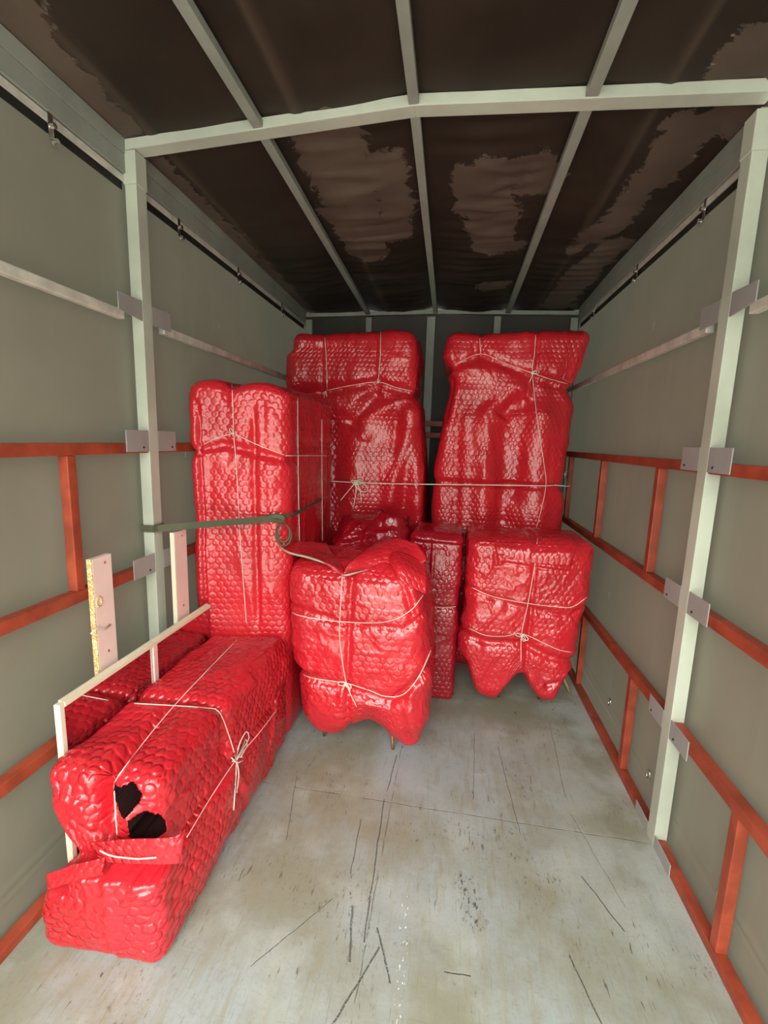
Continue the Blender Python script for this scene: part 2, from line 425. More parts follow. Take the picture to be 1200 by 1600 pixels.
    def build(s, name, mats, parent):
        me = bpy.data.meshes.new(name); nv, nf = len(s.V), len(s.F)
        me.vertices.add(nv); me.vertices.foreach_set('co', s.V.astype(np.float32).ravel())
        me.loops.add(nf*4); me.loops.foreach_set('vertex_index', s.F.astype(np.int32).ravel())
        me.polygons.add(nf); me.polygons.foreach_set('loop_start', np.arange(0, nf*4, 4, dtype=np.int32)); me.polygons.foreach_set('loop_total', np.full(nf, 4, np.int32))
        me.polygons.foreach_set('material_index', s.mi.astype(np.int32))
        uv = me.uv_layers.new(name='UVMap'); uv.data.foreach_set('uv', s.UV.astype(np.float32).ravel())
        me.update(calc_edges=True); me.validate()
        o = new_obj(name, me, mats, parent, True)
        s.bvh = BVHTree.FromPolygons([tuple(v) for v in s.V.tolist()], s.F.tolist())
        return o

def on_surface(pk, px, lift=.002, step=6, tight=True):
    """lay a string over the package along a line measured in the photograph"""
    P = [np.array(p, float) for p in px]; S = smooth_path(P, step) if len(P) > 2 else smooth_path(P, step)
    out = []; ds = []
    for u, v in S:
        d = ray(u, v); L = np.linalg.norm(d); d = d/L
        h = pk.bvh.ray_cast(Vector(CAM), Vector(d), 8)
        if h[0] is None: continue
        out.append((d, (np.array(h[0])-CAM)@d)); ds.append(out[-1][1])
    if len(out) < 3: return []
    r = np.array(ds)
    if tight:
        for _ in range(6):
            k = r.copy(); k[1:-1] = (r[:-2]+r[2:])/2; r = np.minimum(r, k)
    return [CAM+d*(ri-lift) for (d, _), ri in zip(out, r)]
def twine(parent, paths, r=.0018, name='twine'):
    m = MB()
    for p in paths:
        if p is not None and len(p) > 1: m.tube(p, r, 6)
    return m.build(name, TWINE, parent, True)
def bow(parent, c, size=.05, right=(1, 0, 0), up=(0, 0, 1), out=(0, -1, 0), r=.0018, tails=((-.4, -1), (.3, -1.3)), loops=((-1, .2), (1, -.1)), name='twine_bow', mat=None):
    c = np.array(c, float); R_, U_, O_ = [np.array(k, float) for k in (right, up, out)]
    m = MB()
    for lx, lz in loops:
        pts = []
        for i in range(17):
            a = 2*math.pi*i/16
            rad = .5*(1-math.cos(a)); w_ = math.sin(a)*.28
            d = R_*lx+U_*lz; n_ = -R_*lz+U_*lx
            pts.append(c+(d*rad+n_*w_)*size*.8+O_*(.006+.008*math.sin(a/2)))
        m.tube(pts, r, 6)
    for tx, tz in tails:
        pts = [c+O_*.006+(R_*tx*k+U_*tz*k*(.5+.5*k))*size+R_*math.sin(k*3)*size*.1 for k in np.linspace(0, 1, 8)]
        m.tube(pts, r, 6)
    for k in range(3):
        pts = [c+O_*(.004+.004*math.cos(a))+R_*math.cos(a)*size*.12+U_*(math.sin(a)*size*.1+(k-1)*.003) for a in np.linspace(0, 2*math.pi, 10)]
        m.tube(pts, r*1.2, 6)
    return m.build(name, mat or TWINE, parent, True)
def sheet(name, rows, mat, parent, thick=.006, sub=8, wr=.004, seed=1, mats=None):
    """a folded sheet of wrap with thickness, lofted through rows of points"""
    rows = [[np.array(p, float) for p in r] for r in rows]
    def res(line, n):
        S = np.array(smooth_path(line, .004)); L = np.r_[0, np.cumsum(np.linalg.norm(np.diff(S, axis=0), axis=1))]; q = np.linspace(0, L[-1], n); return [np.array([np.interp(k, L, S[:, c]) for c in range(3)]) for k in q]
    nu = sub*(max(len(r) for r in rows)); g = [res(r, nu) for r in rows]
    cols = [res([g[j][i] for j in range(len(g))], sub*len(rows)) for i in range(nu)]
    A = np.array(cols); nu, nv = A.shape[:2]
    du = np.gradient(A, axis=0); dv = np.gradient(A, axis=1); n = np.cross(du, dv); n /= np.linalg.norm(n, axis=2, keepdims=True)+1e-9
    if (n.mean((0, 1))@(CAM-A.mean((0, 1)))) < 0: n = -n; flip = True
    else: flip = False
    A = A+n*(wr*vnoise(A.reshape(-1, 3), 16, seed)).reshape(nu, nv, 1)
    B = A-n*thick
    V = np.concatenate([A.reshape(-1, 3), B.reshape(-1, 3)]); o = nu*nv; F = []; mi = []
    for i in range(nu-1):
        for j in range(nv-1):
            a, b, c, d = i*nv+j, (i+1)*nv+j, (i+1)*nv+j+1, i*nv+j+1
            q1, q2 = (a, b, c, d), (d+o, c+o, b+o, a+o)
            if flip: q1, q2 = q1[::-1], q2[::-1]
            F += [q1, q2]; mi += [0, 1]
    rim = [i*nv for i in range(nu)]+[(nu-1)*nv+j for j in range(1, nv)]+[i*nv+nv-1 for i in range(nu-2, -1, -1)]+[j for j in range(nv-2, 0, -1)]
    for k in range(len(rim)):
        a, b = rim[k], rim[(k+1) % len(rim)]; q = (a, a+o, b+o, b); F.append(q if not flip else q[::-1]); mi.append(1)
    me = bpy.data.meshes.new(name); me.from_pydata(V.tolist(), [], F); me.polygons.foreach_set('material_index', mi)
    Lu = np.linalg.norm(A[-1, 0]-A[0, 0]); Lv = np.linalg.norm(A[0, -1]-A[0, 0])
    uvl = me.uv_layers.new(name='UVMap'); ids = np.zeros(len(me.loops), np.int32); me.loops.foreach_get('vertex_index', ids)
    ids = ids % o; uvl.data.foreach_set('uv', np.stack([ids//nv/(nu-1)*Lu, ids % nv/(nv-1)*Lv], 1).astype(np.float32).ravel())
    me.update()
    return new_obj(name, me, mats or [mat, mat], parent, True)

W = 2.2; DP = 1.79; DB = 4.05; Y0 = -.6

# ------------------------------------------------------------------ the setting
g = bx('ground', (-30, -40, -1.3), (30, 40, -1.1), GROUND, bev=0); tag(g, kind='structure')
fl = bx('floor', (-.055, Y0, -.05), (W+.055, DB+.08, 0), FLOOR, bev=0); tag(fl, kind='structure')
def tarp_wall(name, x, s):
    # a hanging sheet with shallow vertical waves and stitched hem folds near the floor
    ys = np.arange(Y0, DB+.1, .03); zs = np.concatenate([np.arange(-.10, .30, .01), np.arange(.30, 2.78, .04)])
    Yg, Zg = np.meshgrid(ys, zs, indexing='ij'); P3 = np.stack([Yg*0, Yg, Zg*.3], -1).reshape(-1, 3)
    off = .006*vnoise(P3, 3.2, 2).reshape(Yg.shape)
    off += .006*gauss(Zg-.16, .012)+.005*gauss(Zg-.12, .008)
    Xg = x+s*off
    V = np.stack([Xg, Yg, Zg], -1).reshape(-1, 3); nz = len(zs); F = []
    for i in range(len(ys)-1):
        for j in range(nz-1):
            q = (i*nz+j, (i+1)*nz+j, (i+1)*nz+j+1, i*nz+j+1); F.append(q if s < 0 else q[::-1])
    me = bpy.data.meshes.new(name); me.from_pydata(V.tolist(), [], F); o = new_obj(name, me, TARP, None, True)
    return tag(o, kind='structure')
tarp_wall('wall_left', -.068, 1)
tarp_wall('wall_right', W+.068, -1)
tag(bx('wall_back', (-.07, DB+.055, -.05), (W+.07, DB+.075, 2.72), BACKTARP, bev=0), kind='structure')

# roof: height field shared by tarpaulin and frame
def bow_z(x):   # underside of the front roof bow
    return np.where(np.asarray(x) < 1.09, 2.722+(2.802-2.722)*(np.asarray(x)+.05)/1.14, 2.802+(2.768-2.802)*(np.asarray(x)-1.09)/1.16)
def back_z(x): return 2.685+.018*(1-np.abs((np.asarray(x)-1.1)/1.15))
def roof_under(x, y):
    t = np.clip((y-DP)/(DB-DP), -1, 1); t = np.where(t < 0, 0, t)
    return bow_z(x)*(1-t)+back_z(x)*t
def make_roof():
    xs = np.arange(-.09, W+.0901, .02); ys = np.arange(Y0, DB+.1, .02)
    X, Y = np.meshgrid(xs, ys, indexing='ij'); Z = roof_under(X, Y)+.042
    fx = np.zeros_like(X)
    st = [-.05, .507, 1.088, 1.685, 2.25]
    for a, b in zip(st[:-1], st[1:]):
        u = np.clip((X-a)/(b-a), 0, 1); fx += np.where((X >= a) & (X < b), np.sin(u*math.pi), 0)
    P3 = np.stack([X, Y, X*0], -1).reshape(-1, 3)
    far = sstep(Y, 2.0, 3.2)
    wr = (1-np.abs(vnoise(P3*np.array([.5, 2.2, 1]), 5, 3))).reshape(X.shape)**3
    lump = vnoise(P3, 2.2, 9).reshape(X.shape)
    # the pucker, right of the middle stringer
    px, py = at(822, 278, 2, 2.80)[:2]
    dx, dy = X-px, Y-py; rr = np.hypot(dx, dy); an = np.arctan2(dy, dx)
    star = gauss(rr, .16)*np.abs(np.sin(an*3.5))*.018+gauss(rr, .02)*.02
    Z -= fx*(.012+.008*lump)-.004; Z -= fx*far*wr*.016; Z += fx*star*.8
    xb = (X > .5) & (X < 1.69) & (Y > 1.9)
    Z -= np.where(xb, fx*(1-np.abs(vnoise(P3*np.array([.35, 3.2, 1]), 5, 13))).reshape(X.shape)**4*.012, 0)
    Z = np.maximum(Z, roof_under(X, Y)+.012)
    ed = np.minimum(X+.045, W+.045-X); Z = np.minimum(Z, 2.766+np.maximum(ed, 0)*1.2)
    f = np.full_like(X, -.25)
    def blob(poly, amp=1.0, soft=.10):   # distance-like field round a measured polyline with a radius
        nonlocal f
        pts = [(at(u, v, 2, 2.78)[:2], r) for u, v, r in poly]
        for (p0, r0), (p1, r1) in zip(pts[:-1], pts[1:]):
            ab = p1-p0; t = np.clip(((X-p0[0])*ab[0]+(Y-p0[1])*ab[1])/(ab@ab), 0, 1)
            d = np.hypot(X-p0[0]-t*ab[0], Y-p0[1]-t*ab[1]); r = r0+(r1-r0)*t
            f = np.maximum(f, np.clip(.5+(r-d)/soft*.5, -.25, amp))
    blob([(0, 10, .13), (60, 75, .10), (130, 140, .09), (200, 205, .07)])
    blob([(240, 250, .07), (330, 330, .055), (430, 425, .07), (480, 480, .06)])
    blob([(515, 235, .16), (540, 290, .17), (560, 350, .16), (575, 390, .13)])
    blob([(600, 270, .10), (620, 330, .10), (610, 370, .09)])
    blob([(745, 300, .15), (770, 340, .15), (770, 380, .12)])
    blob([(765, 290, .13), (820, 280, .12), (840, 300, .10)])
    blob([(770, 385, .10), (800, 385, .08)]); blob([(760, 440, .07), (785, 440, .07)])
    blob([(1190, 100, .12), (1150, 190, .09), (1080, 210, .10), (1010, 290, .09)])
    blob([(1010, 290, .07), (960, 345, .10), (900, 385, .06)]); blob([(960, 380, .10), (910, 420, .12), (870, 465, .12)])
    s = np.zeros_like(X)
    for u0, v0, u1, v1, wd in ((50, 5, 480, 470, .018), (370, 0, 600, 470, .016), (1130, 10, 935, 330, .005)):
        a = at(u0, v0, 2, 2.78)[:2]; b = at(u1, v1, 2, 2.75)[:2]; ab = b-a
        t = ((X-a[0])*ab[0]+(Y-a[1])*ab[1])/(ab@ab); d = np.hypot(X-a[0]-t*ab[0], Y-a[1]-t*ab[1])
        s = np.maximum(s, gauss(d, max(wd, .012)))
        Z -= gauss(d, .018)*.006
    V = np.stack([X, Y, Z], -1).reshape(-1, 3); ny = len(ys)
    F = [(i*ny+j, i*ny+j+1, (i+1)*ny+j+1, (i+1)*ny+j) for i in range(len(xs)-1) for j in range(ny-1)]
    me = bpy.data.meshes.new('ceiling'); me.from_pydata(V.tolist(), [], F)
    for nm, dat in (('patch', f), ('seam', s)):
        a = me.attributes.new(nm, 'FLOAT', 'POINT'); a.data.foreach_set('value', dat.astype(np.float32).ravel())
    o = new_obj('ceiling', me, ROOF, None, True); tag(o, kind='structure')
    return o
make_roof()

# ------------------------------------------------------------------ steel frame
def roof_bow(name, y0, y1, zf, h, xs, label, mat):
    m = MB()
    for xa, xb in zip(xs[:-1], xs[1:]):
        za, zb = float(zf(xa)), float(zf(xb))
        m.hexa([(xa,y0,za),(xb,y0,zb),(xb,y1,zb),(xa,y1,za),(xa,y0,za+h),(xb,y0,zb+h),(xb,y1,zb+h),(xa,y1,za+h)], .0015)
    o = m.build(name, mat); return tag(o, label, 'roof beam')
roof_bow('roof_bow', DP, DP+.06, bow_z, .038, [-.055, 1.09, W+.055], 'light grey steel roof bow crossing overhead between the two posts', GREYB)
roof_bow('roof_bow', DB, DB+.04, back_z, .03, [-.05, 1.1, W+.05], 'far grey steel roof bow above the back wall', GREY)
sx = [('left', .490, .527), ('middle', 1.070, 1.106), ('right', 1.665, 1.706)]
for nm, xa, xb in sx:
    for bay, ya, yb in (('near', Y0+.05, DP-.001), ('far', DP+.061, DB-.001)):
        m = MB(); h = .028
        def zz(x, y): return float(roof_under(x, y))+.004
        m.hexa([(xa,ya,zz(xa,ya)),(xb,ya,zz(xb,ya)),(xb,yb,zz(xb,yb)),(xa,yb,zz(xa,yb)),
                (xa,ya,zz(xa,ya)+h),(xb,ya,zz(xb,ya)+h),(xb,yb,zz(xb,yb)+h),(xa,yb,zz(xa,yb)+h)], .0015)
        o = m.build('roof_stringer', GREY)
        tag(o, ('%s of three grey roof stringers in the near bay, before the front bow' if bay == 'near' else '%s of three grey roof stringers in the far bay, beyond the front bow') % {'left': 'leftmost', 'middle': 'middle', 'right': 'rightmost'}[nm], 'roof beam')

def side(x, s):      # s=+1: inner face looks to +x (left wall), -1: right wall
    return lambda d: x - s*d       # d = distance outwards from the inner plane
for sname, x, s in (('left', 0.0, 1), ('right', W, -1)):
    X = side(x, s)
    # post
    o = empty('support_post', (X(.025), DP+.03, 0), 'pale grey square steel post on the %s side wall' % sname, 'post')
    m = MB(); m.box((X(0), DP, 0), (X(.05), DP+.06, 2.60)); m.build('post_tube', GREYB, o)
    m = MB(); m.box((X(-.003), DP-.003, 2.60), (X(.053), DP+.063, 2.72)); m.build('post_cap', GREYB, o)
    for zt, zb, rr in ((2.165, 2.085, 1), (1.642, 1.553, 0), (1.104, 1.018, 0), (.574, .496, 0), (.052, 0.0, 0)):
        for (ya, yb, sl) in ((DP-.138, DP-.002, -1), (DP+.062, DP+.19, 1)):
            m = MB(); t = .004
            if rr:
                c = [(ya, zb), (yb, zb), (yb, zt), (ya, zt)]
                c = [(ya, zb+.012 if sl < 0 else zb), (yb, zb), (yb, zt), (ya, zt-.004)]
            else: c = [(ya, zb), (yb, zb), (yb, zt), (ya, zt)]
            a, b = X(.0), X(t)
            m.hexa([(min(a, b), y, z) for y, z in c[:1]]+[(max(a, b), c[0][0], c[0][1]), (max(a, b), c[1][0], c[1][1]), (min(a, b), c[1][0], c[1][1]),
                    (min(a, b), c[3][0], c[3][1]), (max(a, b), c[3][0], c[3][1]), (max(a, b), c[2][0], c[2][1]), (min(a, b), c[2][0], c[2][1])], .001)
            p = m.build('joint_plate', PLATE, o)
            if not rr and zb > 0:
                mm = MB(); yy = ya+.10 if sl < 0 else yb-.03
                mm.tube([(X(-.0005), yy, zb+.018), (X(-.003), yy, zb+.018)], .0045, 8); rv = mm.build('rivet', BLACK, p)
                rv.matrix_parent_inverse = Matrix.Identity(4); rv.location = (0, 0, 0)
    # back corner post
    tag(bx('corner_post', (X(-.012), DB-.012, 0), (X(.045), DB+.04, 2.66), GREY), 'grey steel corner post where the %s wall meets the back wall' % sname, 'post')
    for bay, ya, yb in (('near', Y0+.05, DP), ('far', DP+.06, DB-.015)):
        where = 'in the near bay' if bay == 'near' else 'in the far bay'
        # eave rail
        o = empty('eave_rail', (X(.06), (ya+yb)/2, 2.64), 'grey steel eave rail with track along the %s wall, %s' % (sname, where), 'rail')
        m = MB(); m.box((X(.04), ya, 2.705), (X(.075), yb, 2.762)); m.box((X(.042), ya, 2.636), (X(.075), yb, 2.7035)); m.build('beam', GREY, o)
        m = MB(); m.box((X(.052), ya, 2.612), (X(.066), yb, 2.628)); m.box((X(.050), ya, 2.606), (X(.054), yb, 2.632)); m.build('curtain_track', GALV, o)
        m = MB(); m.box((X(.063), ya, 2.582), (X(.067), yb, 2.634), 0); m.build('gap_shade_strip', BLACK, o)  # black strip painting the shade of the gap between track and tarpaulin
        # galvanised rail
        tag(bx('galvanised_rail', (X(.006), ya, 2.068), (X(.036), (yb-.10 if bay == 'near' else yb), 2.103), GALV, bev=.004) if bay == 'near' else
            bx('galvanised_rail', (X(.006), ya+.09, 2.068), (X(.036), yb, 2.103), GALV, bev=.004),
            'scuffed galvanised rail high on the %s wall, %s' % (sname, where), 'rail')
        # red side frame
        o = empty('side_frame', (X(.02), (ya+yb)/2, 0), 'rust-red steel frame of rails and uprights on the %s wall, %s' % (sname, where), 'frame')
        for zt in (1.589, 1.064, .567):
            bx('rail', (X(.006), ya, zt-.042), (X(.046), yb, zt), REDP, o, .003)
        bx('sill', (X(0.0045), ya, 0.0005), (X(.045), yb, .035), REDP, o, .003)
        if sname == 'left': up = [(1.37, 0), (.5, 0), (.6, 1)] if bay == 'near' else [(2.20, 0), (2.98, 0), (3.76, 0), (2.22, 1), (3.02, 1), (3.80, 1)]
        else: up = [(1.20, 0), (.5, 0), (1.36, 1), (.5, 1)] if bay == 'near' else [(2.185, 0), (2.965, 0), (3.745, 0), (2.20, 1), (3.02, 1), (3.80, 1)]
        for y, lv in up:
            zt, zb = (1.546, 1.0645) if lv == 0 else (.5245, .0355)
            bx('upright', (X(.008), y, zb), (X(.044), y+.036, zt), REDP, o, .003)
# roller hooks of the side curtain
def hook_mesh(x, s):
    X = side(x, s)
    a = MB()
    a.box((X(.045), -.010, -.030), (X(.048), .010, .052)); a.hexa([(min(X(.03), X(.045)), -.009, -.052), (max(X(.03), X(.045)), -.009, -.052) , (max(X(.03), X(.045)), .009, -.052), (min(X(.03), X(.045)), .009, -.052),
        (min(X(.045), X(.048)), -.009, -.028), (max(X(.045), X(.048)), -.009, -.028), (max(X(.045), X(.048)), .009, -.028), (min(X(.045), X(.048)), .009, -.028)], .001)
    b = MB(); b.tube([(X(.030), 0, .012), (X(.045), 0, .012)], .009, 12); c = MB(); c.tube([(X(.024), 0, -.034), (X(.038), 0, -.034)], .0085, 12)
    return a, b, c
for sname, x, s, ys in (('left', 0.0, 1, (1.40, 2.075, 2.66, 3.35)), ('right', W, -1, (1.30, 2.09, 2.75, 3.49))):
    names = ['nearest', 'second', 'third', 'farthest']
    proto = None
    for i, y in enumerate(ys):
        lab = '%s metal roller hook hanging from the curtain track on the %s wall' % (names[i], sname)
        if sname == 'right' and i == 0: continue
        if proto is None:
            proto = empty('roller_hook', (0, 0, 0), lab, 'hook', 'roller hooks along the curtain tracks')
            a, b, c = hook_mesh(x, s); a.build('bracket', CHROME, proto); b.build('roller', CHROME, proto); c.build('pin', CHROME, proto)
            t = proto
        else:
            t = proto.copy(); COL.objects.link(t); t['label'] = lab
            for ch in proto.children:
                k = ch.copy(); COL.objects.link(k); k.parent = t
        t.location = (0, y*1.035, 2.585)
# back wall frame
for xa, xb, nm in ((.49, .54, 'left'), (1.02, 1.09, 'middle'), (1.58, 1.635, 'right')):
    tag(bx('back_wall_stud', (xa, DB+.005, 0), (xb, DB+.04, 2.68), GREY), {'left': 'grey steel stud of the back wall behind the left tall package', 'middle': 'grey steel stud of the back wall seen between the two tall packages', 'right': 'grey steel stud of the back wall behind the right tall package'}[nm], 'post')
o = empty('back_rail', (1.1, DB, 1.7), 'dark red pair of rails across the back wall behind the tall packages', 'rail')
for z in (1.69, 1.79): bx('rail', (.06, DB-.035, z-.025), (W-.06, DB-.004, z+.02), REDP, o)

# lashing eyes pressed in the lower tarpaulin
k = 0
for y, z, lab in ((2.02, .155, 'small metal eyelet low on the right wall, just behind the post'), (2.55, .19, 'small metal eyelet low on the right wall, between post and wrapped chair'), (1.45, .15, 'small metal eyelet low on the right wall, in the near bay')):
    m = MB(); m.tube([(W+.056, y+.016*math.cos(a), z+.022*math.sin(a)) for a in np.linspace(0, 2*math.pi, 14)[:-1]], .0035, 6, closed=True)
    tag(m.build('eyelet', CHROME, None, True), lab, 'eyelet')

# ------------------------------------------------------------------ framed mirror upside down behind the long package
mr = empty('framed_mirror', (.10, 1.6, 0), 'cream-framed mirror with two white uprights, standing behind the long low package', 'mirror')
ya, yb, zt = 1.146, 2.055, .775
m = MB(); m.box((.084, ya, 0), (.106, ya+.018, zt)); m.build('frame_stile', CREAM, mr)
m = MB(); m.box((.084, ya+.0185, zt-.016), (.108, yb, zt)); m.box((.082, ya+.0185, zt-.001), (.094, yb, zt+.004)); m.build('frame_rail', CREAM, mr)
m = MB(); m.box((.084, ya+.0185, 0), (.106, yb, .02)); m.build('frame_rail', CREAM, mr)
m = MB(); m.box((.0985, 1.602, .021), (.1065, 1.628, zt-.0165)); m.build('muntin', WHITE, mr)
for y0_, y1_ in ((ya+.019, 1.6015), (1.6285, yb-.001)):
    m = MB(); m.box((.086, y0_, .021), (.098, y1_, zt-.0165), 0); m.build('mirror_pane', MIRROR, mr)
for i, (y0_, y1_) in enumerate(((1.358, 1.452), (1.835, 1.932))):
    m = MB(); m.box((.045, y0_+.0035, .10), (.066, y1_, 1.19), .002)
    u_ = m.build('mounting_upright', WHITE, mr)
    m = MB(); m.box((.0455, y0_, .10), (.0655, y0_+.0033, 1.19), 0)
    e = m.build('edge_band', CHIP if i == 0 else CREAM, u_); e.matrix_parent_inverse = Matrix.Identity(4)
    if i == 0: tag(e, 'chipped yellow chipboard edge')
    u_.location = (0, 0, 0)
    for yy, zz_ in ((y0_+.06, 1.165), (y0_+.05, .83)):
        m = MB(); m.tube([(.0665, yy, zz_), (.0675, yy, zz_)], .005, 10); sc_ = m.build('screw', CHROME, u_); sc_.matrix_parent_inverse = Matrix.Identity(4)
    if i == 0:
        m = MB(); m.tube([(.0662, y0_+.022+.012*math.cos(a), 1.03+.018*math.sin(a)) for a in np.linspace(0, 6.283, 12)[:-1]], .0035, 6, closed=True)
        kk = m.build('screw_hole', CHIP, u_, True); kk.matrix_parent_inverse = Matrix.Identity(4)
        m = MB(); m.box((.068, 1.30, .925), (.0685, 1.43, .945), 0); 
        m2 = MB(); m2.tube([(.069, 1.33+.03*k_, .93+.012*math.sin(k_*2)) for k_ in range(4)], .004, 6); tp = m2.build('torn_tape', plain('clear_tape', (.7, .62, .55), .2), u_, True); tp.matrix_parent_inverse = Matrix.Identity(4)

# ------------------------------------------------------------------ packages
# 1 ---- long low bundle
lb = empty('wrapped_package', (.28, 1.6, 0), 'long low red bubble-wrapped package on the floor beside the mirror, torn open at one end', 'package')
def tp(V, q):
    V = V.copy(); V[:, 1] -= (1-(V[:, 0]-.1)/.38)*.06*sstep(V[:, 1], 1.6, 2.1)
    return V
P1 = Pack((.105, 1.09, .004), (.475, 2.115, .612), .0042, .04, tp)
V = P1.V
def up(V): return sstep(V[:, 2], .30, .40)
P1.puff((.015, .02, .012))
# lower half bulges outwards on the right and towards the opening
low = 1-sstep(P1.V[:, 2], .30, .37); P1.V[:, 0] += (P1.n[:, 0] > .2)*low*.012*sstep(P1.V[:, 2], 0, .12)
P1.V[:, 0] += (P1.n[:, 0] > .2)*gauss(P1.V[:, 2]-.47, .09)*gauss(P1.V[:, 1]-2.1, .3)*.04
# groove along the right side between the upper roll and the lower body
P1.crease((.49, 1.05, .345), (.50, 1.95, .36), .030, .020, .012, .05)
P1.crease((.49, 1.12, .50), (.50, 1.60, .46), .012, .012, .006)
P1.crease((.49, 1.50, .30), (.49, 1.62, .02), .016, .016, .010)
P1.crease((.49, 1.98, .42), (.49, 1.80, .12), .014, .018, .008)
# cross string
P1.cinch_y(1.475, .026, .030, lambda V: sstep(V[:, 2], .30, .45))
# valley where the string lies on the near half of the top, and down the end
P1.cinch_x(.305, .040, .026, lambda V: (1-sstep(V[:, 1], 1.25, 1.55))*sstep(V[:, 2], .33, .42))
P1.crease((.11, 1.09, .545), (.30, 1.07, .50), .018, .010, .010)
P1.crease((.16, 1.07, .47), (.29, 1.07, .40), .008, .012, .006)
P1.crease((.23, 1.07, .60), (.30, 1.07, .34), .010, .012, .0)
P1.crease((.36, 1.08, .60), (.46, 1.08, .33), -.024, .018)
P1.cinch_x(.300, .035, .022, lambda V: (1-sstep(V[:, 1], 1.10, 1.28))*sstep(V[:, 2], .36, .5))
P1.crease((.475, 1.10, .58), (.485, 1.45, .58), .0, .02)
P1.noise(.010, 7, 3); P1.noise(.004, 18, 8)
P1.folds(.007, 9, 2, (1, .5, 1)); P1.folds(.004, 22, 5, (1, .8, 1))
# the end narrows under the upper left pillow
end = 1-sstep(P1.V[:, 1], 1.10, 1.30)
P1.V[:, 0] += (1-sstep(P1.V[:, 0], .1, .25))*end*gauss(P1.V[:, 2]-.32, .10)*.085
# pocket: lower wrap steps forward below a sloping lip
zl = np.where(P1.V[:, 0] > .205, .318, .235)
st = 1-sstep(P1.V[:, 2], zl-.012, zl)
neary = (1-sstep(P1.V[:, 1], 1.09, 1.20))
P1.V[:, 1] -= st*neary*(.045-.02*sstep(P1.V[:, 2], .05, .3)*0)
P1.V[:, 0] -= st*neary*(1-sstep(P1.V[:, 0], .08, .24))*.035
P1.V[:, 2] = np.where(P1.V[:, 2] < .05, P1.V[:, 2], P1.V[:, 2])
P1.V[:, 1] += gauss(P1.V[:, 2]-(zl+.016), .012)*.035*neary*(P1.n[:, 1] < -.3)
vx0, vx1 = at(160, 1350, 1, 1.04), at(172, 1478, 1, 1.04)
P1.crease(vx0, vx1, .018, .014, .010, .03)
P1.crease(at(195, 1370, 1, 1.04), at(255, 1450, 1, 1.04), .010, .016, .008); P1.crease(at(225, 1350, 1, 1.04), at(262, 1400, 1, 1.04), .010, .014)
# the two torn holes
def inside(poly, x, z):
    r = np.zeros(len(x), bool); n = len(poly)
    for i in range(n):
        (x0, z0), (x1, z1) = poly[i], poly[(i+1) % n]
        c = ((z0 > z) != (z1 > z)) & (x < (x1-x0)*(z-z0)/(z1-z0+1e-12)+x0); r ^= c
    return r
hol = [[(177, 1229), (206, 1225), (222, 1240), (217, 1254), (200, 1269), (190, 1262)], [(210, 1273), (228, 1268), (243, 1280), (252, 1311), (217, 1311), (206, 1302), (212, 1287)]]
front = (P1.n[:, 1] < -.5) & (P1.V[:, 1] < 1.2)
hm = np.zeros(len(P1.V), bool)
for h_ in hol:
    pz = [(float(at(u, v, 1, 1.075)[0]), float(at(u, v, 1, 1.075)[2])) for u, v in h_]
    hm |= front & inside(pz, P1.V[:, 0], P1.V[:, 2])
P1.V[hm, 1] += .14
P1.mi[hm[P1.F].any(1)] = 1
P1.V[:, 2] = np.maximum(P1.V[:, 2], .002)
P1.build('wrapping', [RED_NEAR, HOLE_SHADE], lb)
kn = on_surface(P1, [(369, 1187), (371, 1189), (373, 1191)], .004, 1)
twine(lb, [on_surface(P1, p) for p in ([(386, 983), (271, 1104), (200, 1192), (178, 1224)], [(178, 1224), (180, 1262), (183, 1305)],
      [(210, 1099), (265, 1102), (319, 1106), (342, 1112), (358, 1150), (369, 1187)], [(292, 1308), (330, 1245), (369, 1187), (405, 1145), (433, 1108)])])
c0 = kn[0] if kn else at(369, 1187, 0, .5)
twine(lb, [on_surface(P1, p, .008, 4, False) for p in ([(370, 1188), (368, 1225), (365, 1266)], [(370, 1188), (373, 1210), (370, 1238)],
      [(369, 1187), (374, 1163), (385, 1143), (389, 1153), (380, 1170), (370, 1187)], [(369, 1187), (378, 1170), (384, 1155), (386, 1165), (376, 1183)],
      [(362, 1184), (370, 1192), (379, 1188)], [(363, 1190), (371, 1183), (380, 1183)])], .0024, 'twine_bow')
# pocket lip and torn flaps
sheet('pocket_flap', [[at(138, 1318, 1, 1.035), at(205, 1311, 1, 1.03), at(270, 1309, 1, 1.035), at(290, 1296, 1, 1.06)],
                      [at(146, 1330, 1, 1.035), at(205, 1326, 1, 1.026), at(265, 1325, 1, 1.028), at(287, 1318, 1, 1.05)],
                      [at(158, 1348, 1, 1.035), at(205, 1350, 1, 1.026), at(262, 1352, 1, 1.028), at(284, 1350, 1, 1.05)]], RED_NEAR, lb, .004, 10, .003)
sheet('pocket_flap', [[at(72, 1366, 1, 1.02), at(115, 1352, 1, 1.02), at(163, 1340, 1, 1.03)],
                      [at(73, 1376, 1, 1.016), at(115, 1364, 1, 1.015), at(162, 1352, 1, 1.026)],
                      [at(74, 1390, 1, 1.018), at(115, 1378, 1, 1.015), at(160, 1366, 1, 1.026)]], RED_NEAR, lb, .004, 10, .002)
m = MB(); m.tube([at(u, v, 1, 1.022) for u, v in ((156, 1329), (170, 1336), (183, 1339), (215, 1342), (244, 1340))], .0022, 6); m.build('twine', TWINE, lb, True)

